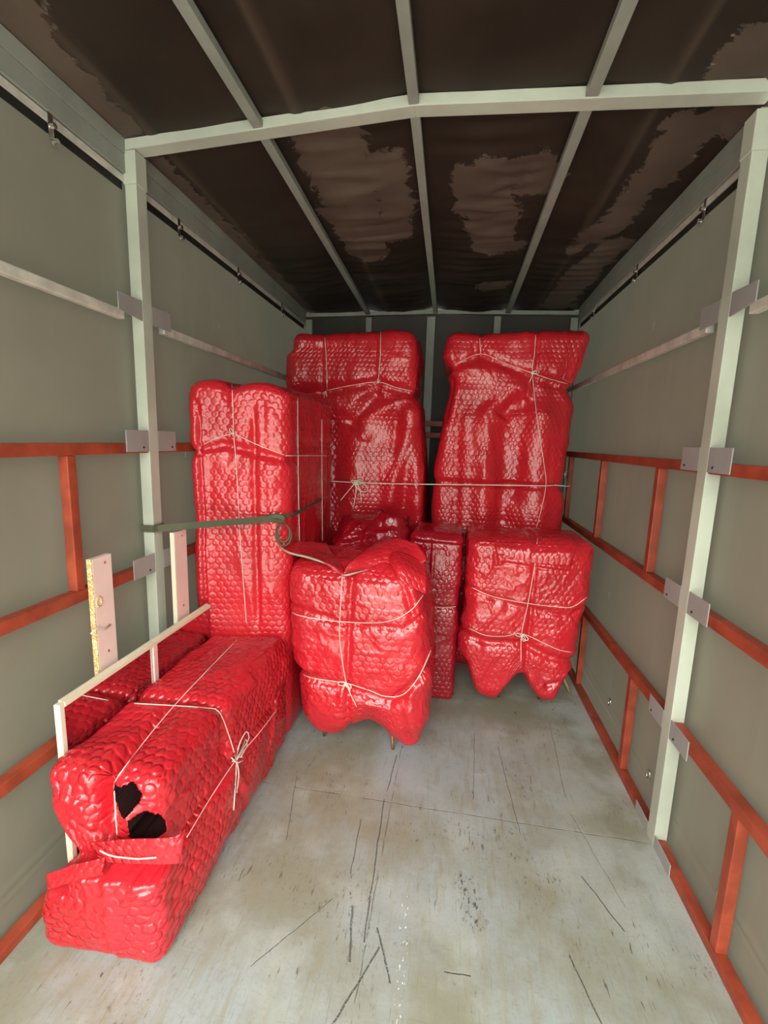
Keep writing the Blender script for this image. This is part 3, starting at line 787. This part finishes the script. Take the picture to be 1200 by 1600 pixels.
# 2 ---- tall upright box package standing behind it
l1 = empty('wrapped_package', (.25, 2.55, 0), 'tall narrow upright package in red bubble wrap, held by the olive strap', 'package')
P2 = Pack((.02, 2.15, .004), (.485, 2.98, 1.88), .0085, .045, lambda V, q: V-np.stack([V[:, 0]*0, (1-V[:, 0]/.485)*.09*(1-sstep(V[:, 1], 2.2, 2.9)), V[:, 0]*0], 1))
P2.puff((.012, .012, .012))
def topx(V): return sstep(V[:, 2], 1.80, 1.88)
xw = P2.V[:, 0]
P2.V[:, 2] += sstep(P2.V[:, 2], 1.7, 1.88)*(.035*np.abs(np.sin((P2.V[:, 0]-.01)/.45*math.pi*2))**.6-.03)
P2.cinch_x(.20, .022, .016, lambda V: sstep(V[:, 2], 1.72, 1.86))
P2.cinch_z(lambda V: 1.585-.25*np.clip(np.abs(V[:, 0]-.19), 0, .3)*.9*(V[:, 1] < 2.3), .020, .022)
# long vertical folds of the front
P2.crease((.325, 2.12, 1.80), (.335, 2.12, .60), .026, .018, .012)
P2.crease((.068, 2.07, 1.80), (.072, 2.07, .62), .034, .012, .012)
P2.crease((.41, 2.135, 1.84), (.41, 2.135, .70), -0.012, .03)
P2.noise(.008, 5, 3); P2.noise(.003, 14, 8); P2.folds(.006, 7, 12, (1, 1, .35)); P2.folds(.005, 16, 7, (1, 1, .5), lambda V: gauss(V[:, 2]-1.6, .3))
P2.keep_out((-.004, 0, .002))
P2.build('wrapping', RED, l1)
twine(l1, [on_surface(P2, p) for p in ([(362, 592), (364, 640), (365, 677)], [(365, 677), (370, 740), (376, 850), (385, 974)],
      [(313, 697), (340, 684), (365, 677)], [(365, 677), (400, 694), (444, 711)], [(446, 712), (480, 712), (516, 712)],
      [(465, 622), (466, 740), (468, 845)], [(503, 655), (503, 740), (504, 845)])])
k2 = on_surface(P2, [(365, 677), (366, 678), (367, 679)], .003, 1)
if k2: bow(l1, k2[0], .035, tails=((-.1, -.4),), loops=((-.4, .8),))

# 3 ---- left tall package at the back
t1 = empty('wrapped_package', (.6, 3.5, 0), 'large tall package in red bubble wrap at the back, left of the gap', 'package')
def t1s(V, q):
    V = V.copy(); z = V[:, 2]; x = V[:, 0]
    f = q[:, 0]  # -1..1
    # right edge leans: narrower under the cap, wider towards the floor
    wr_ = np.interp(z, [0, .8, 1.4, 1.95, 2.02, 2.2, 2.34], [1.10, 1.11, 1.08, 1.02, 1.00, 1.01, .99])
    wl = np.interp(z, [0, 1.0, 1.9, 2.2, 2.25, 2.34], [.15, .15, .10, .10, .15, .15])
    V[:, 0] = (wl+wr_)/2+f*(wr_-wl)/2
    return V
P3 = Pack((.1, 3.2, .004), (1.1, 3.92, 2.345), .0105, .055, t1s)
P3.puff((.0, .02, .015))
P3.V[:, 1] += (P3.n[:, 1] < 0)*sstep(P3.V[:, 2], 1.9, 2.05)*(-.035)
def zl3(V): return np.interp(V[:, 0], [.1, .37, .74, 1.0], [1.93, 1.955, 2.02, 1.95])
P3.cinch_z(zl3, .035, .035, .010)
P3.crease((.78, 3.2, 1.98), (.55, 3.2, 1.70), 0.045, 0.062, .02)
P3.crease((1.0, 3.2, 1.95), (.60, 3.2, 1.74), -0.024, 0.037)
P3.crease((1.0, 3.2, 1.92), (.86, 3.2, 1.1), -0.042, 0.062)
P3.crease((.90, 3.2, 1.85), (.98, 3.2, .9), 0.042, 0.062, .014)
P3.crease((.62, 3.2, 1.72), (.58, 3.2, 1.0), -0.033, 0.112)
P3.crease((.46, 3.2, 1.85), (.50, 3.2, 1.0), 0.045, 0.088)
P3.crease((.16, 3.2, 2.28), (.60, 3.2, 2.25), 0.027, 0.020, .012)
P3.crease((.38, 3.2, 1.96), (.25, 3.2, 2.18), -0.018, 0.025); P3.crease((.38, 3.2, 1.96), (.12, 3.2, 2.05), 0.018, 0.025)
P3.crease((.74, 3.2, 2.02), (.9, 3.2, 2.25), 0.021, 0.025)
P3.cinch_x(.365, .010, .012, lambda V: sstep(V[:, 2], 1.95, 2.0)); P3.cinch_x(.745, .010, .012, lambda V: sstep(V[:, 2], 2.0, 2.05))
P3.noise(.02, 3.2, 3); P3.noise(.004, 14, 8); P3.folds(.020, 3.5, 2, (1, 1, .4)); P3.folds(.005, 14, 6, (1, 1, .5))
P3.build('wrapping', RED, t1)
twine(t1, [on_surface(P3, p, .003) for p in ([(507, 521), (510, 565), (511, 610)], [(595, 519), (594, 560), (591, 597)], [(511, 610), (550, 602), (591, 597), (620, 606), (648, 612)])], .0021)
for u, v, sz, tl in ((591, 597, .04, ((-.3, -.3),)), (509, 613, .04, ((-.3, -.9), (.2, -1)))):
    k3 = on_surface(P3, [(u, v), (u+1, v), (u+2, v)], .004, 1)
    if k3: bow(t1, k3[0], sz, tails=tl, loops=((.3, .9),) if u > 550 else ((-.5, -.4),), r=.0020)

# 4 ---- right tall package at the back
t2 = empty('wrapped_package', (1.6, 3.5, 0), 'large tall package in red bubble wrap at the back, right of the gap', 'package')
def t2s(V, q):
    V = V.copy(); z = V[:, 2]; f = q[:, 0]
    wl = np.interp(z, [0, 1.1, 1.45, 2.0, 2.12, 2.2, 2.35], [1.19, 1.18, 1.18, 1.27, 1.25, 1.21, 1.23])
    wr_ = np.interp(z, [0, .9, 1.25, 1.36, 1.6, 1.9, 2.0, 2.12, 2.35], [2.04, 2.05, 2.06, 2.035, 2.05, 2.06, 2.035, 2.08, 2.125])
    V[:, 0] = (wl+wr_)/2+f*(wr_-wl)/2
    return V
P4 = Pack((1.15, 3.2, .004), (2.1, 3.92, 2.35), .0105, .055, t2s)
P4.puff((.0, .02, .012))
P4.V[:, 1] += (P4.n[:, 1] < 0)*sstep(P4.V[:, 2], 1.98, 2.12)*(-.04)
def zl4(V): return np.interp(V[:, 0], [1.2, 1.25, 1.44, 1.80, 2.05], [2.12, 2.12, 2.20, 2.06, 2.0])
P4.cinch_z(zl4, .024, .035, .010)
P4.cinch_z(1.352, .016, .025, .004)
P4.crease((1.28, 3.2, 2.05), (1.75, 3.2, 1.98), -0.030, 0.064)
P4.crease((1.75, 3.2, 2.03), (1.45, 3.2, 1.80), -0.030, 0.048); P4.crease((1.72, 3.2, 1.97), (1.60, 3.2, 1.80), 0.045, 0.064)
P4.crease((1.52, 3.2, 1.85), (1.54, 3.2, .9), -0.042, 0.096); P4.crease((1.63, 3.2, 1.8), (1.64, 3.2, 1.0), 0.053, 0.080, .014)
P4.crease((1.32, 3.2, 1.90), (1.34, 3.2, 1.0), 0.012, 0.032, .012); P4.crease((1.27, 3.2, 2.08), (1.22, 3.2, 1.75), 0.030, 0.032, .012)
P4.crease((1.86, 3.2, 1.95), (1.88, 3.2, .9), -0.042, 0.096); P4.crease((1.76, 3.2, 1.95), (1.74, 3.2, 1.2), 0.036, 0.048)
P4.crease((1.80, 3.2, 2.06), (1.95, 3.2, 2.25), 0.024, 0.032); P4.crease((1.80, 3.2, 2.08), (1.62, 3.2, 2.22), 0.021, 0.032); P4.crease((1.25, 3.2, 2.18), (1.44, 3.2, 2.30), 0.021, 0.032)
P4.cinch_x(1.44, .012, .012, lambda V: sstep(V[:, 2], 2.1, 2.2)); P4.cinch_x(1.80, .014, .012, lambda V: sstep(V[:, 2], 2.0, 2.08))
P4.noise(.016, 3.0, 5); P4.noise(.004, 14, 9); P4.folds(.012, 3.0, 12, (1, 1, .6)); P4.folds(.005, 14, 16, (1, 1, .5))
P4.keep_out(hi=(2.19, 9, 9))
P4.build('wrapping', RED, t2)
twine(t2, [on_surface(P4, p, .003) for p in ([(749, 516), (750, 535), (751, 553)], [(712, 569), (751, 553), (790, 568), (832, 583), (862, 593), (892, 601)],
      [(837, 524), (835, 555), (832, 583), (840, 660), (850, 725), (853, 757), (846, 795), (836, 832)])], .0021)
k4 = on_surface(P4, [(832, 583), (833, 583), (834, 584)], .005, 1)
if k4: bow(t2, k4[0], .06, tails=((-.3, -1.0),), loops=((.8, .15), (.5, .1)), r=.0021)
sheet('wrap_edge_flap', [[at(888, 522, 1, 3.17), at(917, 524, 1, 3.20)], [at(886, 560, 1, 3.15), at(911, 563, 1, 3.18)], [at(880, 592, 1, 3.15), at(894, 600, 1, 3.18)]], RED, t2, .012, 8, .003, mats=[RED, LINING])

# 5 ---- crumpled bundle and slim package behind the middle chair
t5 = empty('wrapped_package', (.84, 2.9, 0), 'package with crumpled shiny dark red top, behind the wrapped chair nearer the strap', 'package')
P5 = Pack((.63, 2.70, .004), (1.02, 3.04, 1.10), .008, .12)
P5.puff((.02, .02, .02))
P5.folds(.060, 5.5, 3, (1, 1, 1.6), lambda V: sstep(V[:, 2], .75, 1.0)); P5.folds(.022, 10, 8, (1, 1, 1), lambda V: sstep(V[:, 2], .7, .9))
P5.crease((.62, 2.66, .98), (1.0, 2.66, 1.10), .035, .02, .02); P5.crease((.8, 2.66, 1.0), (.95, 2.9, 1.13), .04, .02, .02)
P5.noise(.012, 8, 3)
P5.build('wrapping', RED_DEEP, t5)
t6 = empty('wrapped_package', (1.22, 2.9, 0), 'slim dark red wrapped package standing between the two wrapped chairs', 'package')
P6 = Pack((1.075, 2.70, .004), (1.375, 3.08, 1.075), .007, .03)
P6.puff((.008, .012, .01))
P6.crease((1.19, 2.70, 1.05), (1.19, 2.70, .10), .014, .010, .010)
P6.crease((1.08, 2.70, 1.03), (1.38, 2.70, 1.02), .010, .010, .012); P6.folds(.012, 6, 3, (1, 1, 1), lambda V: sstep(V[:, 2], .9, 1.05))
P6.cinch_z(.62, .010, .015)
P6.noise(.008, 6, 3); P6.folds(.005, 13, 9)
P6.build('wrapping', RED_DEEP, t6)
twine(t6, [on_surface(P6, p) for p in ([(672, 948), (700, 949), (724, 946)],)])

# 6 ---- wrapped chair in the middle
c1 = empty('wrapped_chair', (.86, 2.4, 0), 'chair wrapped in red bubble wrap with open collar flaps, beside the tall narrow package', 'chair')
def lobes(P, xc, w_, zb, hgt):
    V = P.V; b = 1-sstep(V[:, 2], 0.0, zb)
    V[:, 2] += b*gauss(V[:, 0]-xc, w_)*hgt
def c1s(V, q):
    V = V.copy(); z = V[:, 2]; f = q[:, 0]
    wl = np.interp(z, [.07, .18, .4, .6, 1.0], [.66, .585, .56, .525, .495]); wr_ = np.interp(z, [.07, .25, .55, .8, 1.0], [1.19, 1.225, 1.235, 1.205, 1.165])
    V[:, 0] = (wl+wr_)/2+f*(wr_-wl)/2
    V[:, 1] += np.interp(z, [.07, .3, .6, 1.0], [.03, -.01, .0, .03])*(f*0+1)*(V[:, 1] < 2.35)
    return V
P7 = Pack((.53, 2.07, .085), (1.21, 2.57, 1.0), .0065, .085, c1s)
P7.puff((.012, .035, .025))
P7.V[:, 2] += (1-sstep(P7.V[:, 2], .08, .40))*(gauss(P7.V[:, 0]-.94, .12)*.12-gauss(P7.V[:, 0]-1.13, .08)*.02)
P7.cinch_z(lambda V: np.interp(V[:, 0], [.53, .8, 1.1, 1.25], [.79, .74, .735, .85]), .014, .020)
P7.cinch_z(lambda V: np.interp(V[:, 0], [.53, .8, 1.05, 1.25], [.45, .41, .35, .54]), .030, .030, .010)
P7.cinch_x(.835, .018, .016, lambda V: 1-sstep(V[:, 1], 2.3, 2.5))
P7.crease((1.08, 2.07, .98), (1.15, 2.07, .78), .018, .02, .014)
P7.crease((.58, 2.04, .98), (1.10, 2.04, .93), -.012, .03)
P7.crease((1.10, 2.07, .34), (1.17, 2.07, .10), .02, .02, .012); P7.crease((.68, 2.07, .24), (.86, 2.07, .22), .012, .012, .008)
P7.noise(.012, 5, 13); P7.noise(.004, 14, 18); P7.folds(.008, 8, 22, (1, 1, .8)); P7.folds(.005, 18, 6)
P7.V[:, 2] = np.maximum(P7.V[:, 2], .05)
P7.build('wrapping', RED, c1)
twine(c1, [on_surface(P7, p) for p in ([(535, 897), (532, 950), (531, 1000), (541, 1066), (557, 1104)], [(449, 949), (465, 961), (530, 971), (600, 972), (640, 955), (664, 926)],
      [(461, 1041), (480, 1057), (525, 1065), (540, 1067), (575, 1078), (602, 1088), (630, 1085), (655, 1056), (678, 1005)])], .0020)
k7 = on_surface(P7, [(540, 1067), (541, 1067), (542, 1068)], .004, 1)
if k7: bow(c1, k7[0], .05, tails=((-.4, -.9), (.5, -.8)), loops=((-.9, .0), (.8, -.35)), r=.0021)
# collar flaps on top
def A(u, v, y): return at(u, v, 1, y)
sheet('collar_flap', [[A(434, 849, 2.16), A(470, 846, 2.26), A(510, 848, 2.36)], [A(452, 862, 2.08), A(490, 864, 2.14), A(524, 866, 2.26)],
                      [A(500, 876, 2.05), A(520, 882, 2.06), A(535, 884, 2.12)], [A(528, 897, 2.045), A(533, 898, 2.045), A(538, 896, 2.05)]], RED, c1, .010, 8, .005, mats=[RED, LINING])
sheet('collar_flap', [[A(588, 849, 2.30), A(620, 841, 2.32), A(650, 848, 2.28)], [A(566, 862, 2.18), A(606, 860, 2.22), A(664, 876, 2.20)],
                      [A(549, 878, 2.09), A(570, 882, 2.12), A(600, 884, 2.16)], [A(535, 898, 2.045), A(540, 897, 2.045), A(546, 896, 2.05)]], RED, c1, .010, 8, .005, mats=[RED, LINING])
sheet('collar_flap', [[A(606, 868, 2.20), A(625, 862, 2.20), A(665, 880, 2.20)], [A(610, 882, 2.12), A(626, 884, 2.09), A(667, 905, 2.12)], [A(622, 905, 2.06), A(627, 910, 2.045), A(666, 928, 2.08)]], RED, c1, .006, 8, .004)
def chair_leg(parent, a, b, r0, r1, mat, name='leg'):
    m = MB(); n = 8
    m.tube([np.array(a)+(np.array(b)-np.array(a))*i/n for i in range(n+1)], [r0+(r1-r0)*i/n for i in range(n+1)], 12); return m.build(name, mat, parent, True)
f1 = at(614, 1172, 2, 0.0)
chair_leg(c1, (f1[0]-.04, f1[1]+.08, .30), (f1[0], f1[1], .004), .012, .008, BRONZE)
chair_leg(c1, (.70, 2.50, .30), (.68, 2.56, .004), .012, .008, BRONZE)
chair_leg(c1, (1.12, 2.50, .30), (1.14, 2.56, .004), .012, .008, BRONZE)
chair_leg(c1, (.69, 2.22, .30), (.67, 2.21, .004), .012, .008, BRONZE)

# 7 ---- wrapped chair on the right
c2 = empty('wrapped_chair', (1.76, 2.9, 0), 'bulky chair wrapped in red bubble wrap, on the right before the tall package', 'chair')
def c2s(V, q):
    V = V.copy(); z = V[:, 2]; f = q[:, 0]
    wl = np.interp(z, [.10, .3, .45, .65, 1.05], [1.50, 1.42, 1.40, 1.44, 1.41]); wr_ = np.interp(z, [.10, .3, .5, .8, 1.05], [1.98, 2.05, 2.07, 2.10, 2.12])
    V[:, 0] = (wl+wr_)/2+f*(wr_-wl)/2
    return V
P8 = Pack((1.40, 2.62, .10), (2.12, 3.06, 1.085), .007, .07, c2s)
P8.puff((.01, .03, .012))
lowz = 1-sstep(P8.V[:, 2], .10, .42)
P8.V[:, 2] += lowz*(gauss(P8.V[:, 0]-1.765, .085)*.17-gauss(P8.V[:, 0]-1.62, .06)*.03+gauss(P8.V[:, 0]-1.42, .06)*.14+gauss(P8.V[:, 0]-2.06, .06)*.10)
P8.V[:, 2] -= sstep(P8.V[:, 2], .95, 1.08)*0.0
P8.cinch_z(lambda V: np.interp(V[:, 0], [1.42, 1.6, 1.8, 2.0, 2.1], [.78, .725, .69, .67, .74]), .012, .020)
P8.cinch_z(lambda V: np.interp(V[:, 0], [1.40, 1.55, 1.75, 1.9, 2.06], [.50, .46, .475, .41, .38]), .026, .028, .010)
P8.cinch_x(1.79, .014, .015, lambda V: 1-sstep(V[:, 1], 2.9, 3.05))
P8.crease((1.56, 2.6, 1.05), (1.58, 2.6, .93), .014, .012, .008); P8.crease((1.58, 2.6, .96), (2.0, 2.6, .93), .010, .010, .010)
P8.crease((1.9, 2.6, .22), (2.04, 2.6, .27), .025, .02, .012)
P8.noise(.010, 5, 23); P8.noise(.004, 14, 28); P8.folds(.008, 8, 32, (1, 1, .8)); P8.folds(.005, 18, 36)
P8.keep_out(hi=(2.185, 9, 9))
P8.build('wrapping', RED, c2)
twine(c2, [on_surface(P8, p) for p in ([(840, 842), (838, 858), (836, 880), (825, 943), (815, 990), (814, 1034)], [(737, 918), (770, 932), (825, 943), (870, 948), (895, 948), (922, 929)],
      [(733, 982), (760, 993), (790, 994), (815, 990), (850, 1005), (875, 1016), (900, 1020)])], .0020)
k8 = on_surface(P8, [(815, 992), (816, 992), (817, 993)], .004, 1)
if k8: bow(c2, k8[0], .055, tails=((-.1, -.5),), loops=((-.8, .15), (.8, -.5), (.4, -.7)), r=.0024)
def B(u, v, lift=.008):
    d = ray(u, v); d = d/np.linalg.norm(d); h = P8.bvh.ray_cast(Vector(CAM), Vector(d), 8)
    return (np.array(h[0]) if h[0] is not None else at(u, v, 1, 2.6))-d*lift
sheet('fold_flap', [[B(770, 846), B(835, 850), B(903, 850)], [B(773, 853), B(835, 864), B(899, 864)], [B(776, 864, .013), B(835, 880, .013), B(893, 884, .014)]], RED, c2, .006, 8, .003)
for a, b, mt in (((1.62, 2.80, .30), at(778, 1090, 2, 0), BRONZE), ((2.00, 3.02, .32), at(890, 1083, 2, 0), WOODLEG), ((1.58, 3.05, .3), (1.55, 3.10, .004), WOODLEG), ((1.95, 2.80, .30), (1.93, 2.83, .004), BRONZE)):
    chair_leg(c2, a, (float(b[0]), float(b[1]), .006), .013, .009, mt)

# ------------------------------------------------------------------ strap and rope
st = empty('tie_down_strap', (.0, 1.78, 1.2), 'olive green webbing strap from the left post across the tall narrow package', 'strap')
def onp(P, u, v, lift):
    d = ray(u, v); d = d/np.linalg.norm(d); h = P.bvh.ray_cast(Vector(CAM), Vector(d), 8)
    return np.array(h[0])-d*lift if h[0] is not None else None
pts = [at(231, 826, 1, DP-.008)]; pts = [np.array([.004, DP-.008, pts[0][2]]), np.array([.012, DP+.01, pts[0][2]])]
kc = onp(P2, 432, 810, .02)
pts.append(kc)
m = MB(); m.tube(pts, (.017, .003), 8, flat=(0, 0, 1)); m.build('webbing', STRAP, st)
pts = [(.006, DP-.008, pts[0][2]), (-.056, DP-.008, pts[0][2]), (-.056, DP+.066, pts[0][2]), (.004, DP+.066, pts[0][2]), (.006, DP-.006, pts[0][2])]
m = MB(); m.tube(pts, (.017, .003), 8, flat=(0, 0, 1)); m.build('post_loop', STRAP, st)
pts = []
for u, v in ((425, 809), (440, 806), (458, 804), (480, 792), (502, 780), (517, 769)):
    q = onp(P2, u, v, .007)
    if q is not None: pts.append(q)
m = MB(); m.tube(smooth_path(pts, .02), (.009, .004), 8, flat=(0, 0, 1)); m.build('webbing', STRAP, st)
m = MB()
for k_ in range(3):
    m.tube([kc+np.array([math.cos(a)*.045, -.01*math.sin(a)-.004, math.sin(a)*.014+.006*(k_-1)]) for a in np.linspace(0, 6.28, 14)], (.004, .007), 6)
m.build('knot', STRAP, st, True)
m = MB()
for sc_, off in ((1, 0), (.82, .006)):
    m.tube([at(443+12*sc_*math.sin(a), 823+17*sc_*(1-math.cos(a))-4, 1, 2.105-off) for a in np.linspace(.2, 6.1, 22)], (.003, .005), 6)
m.build('strap_loop', STRAP, st, True)

rp = empty('securing_rope', (1.2, 3.12, 1.33), 'white cord stretched across the two tall back packages and tied to the right side frame', 'rope')
pts = [at(516, 751, 1, 3.04), at(519, 752, 1, 3.10), at(560, 754, 1, 3.125)]
pts += [at(u, v, 1, y) for u, v, y in ((620, 756, 3.11), (700, 757, 3.12), (780, 758, 3.12), (852, 759, 3.125), (866, 758, 3.15))]
m = MB(); m.tube(smooth_path(pts, .03), .0034, 8); m.build('cord', TWINE, rp, True)
m = MB(); m.tube(smooth_path([pts[-1], (2.095, 3.24, 1.36), (2.12, 3.4, 1.37), at(884, 745, 0, W-.006)], .03), .0036, 8); m.build('cord', TWINE, rp, True)
kq = at(884, 744, 0, W-.006)
bow(rp, kq, .05, (0, -1, 0), (0, 0, 1), (-1, 0, 0), .004, ((.3, .8), (-.2, -.3)), ((.2, .6),), 'knot')
kq = at(556, 754, 1, 3.115)
bow(rp, kq, .12, (1, 0, 0), (0, 0, 1), (0, -1, 0), .0036, ((-.9, -1.1), (-.15, -1.6), (.35, -1.2)), ((.9, -.55), (.55, .12), (-.3, .12)), 'knot')
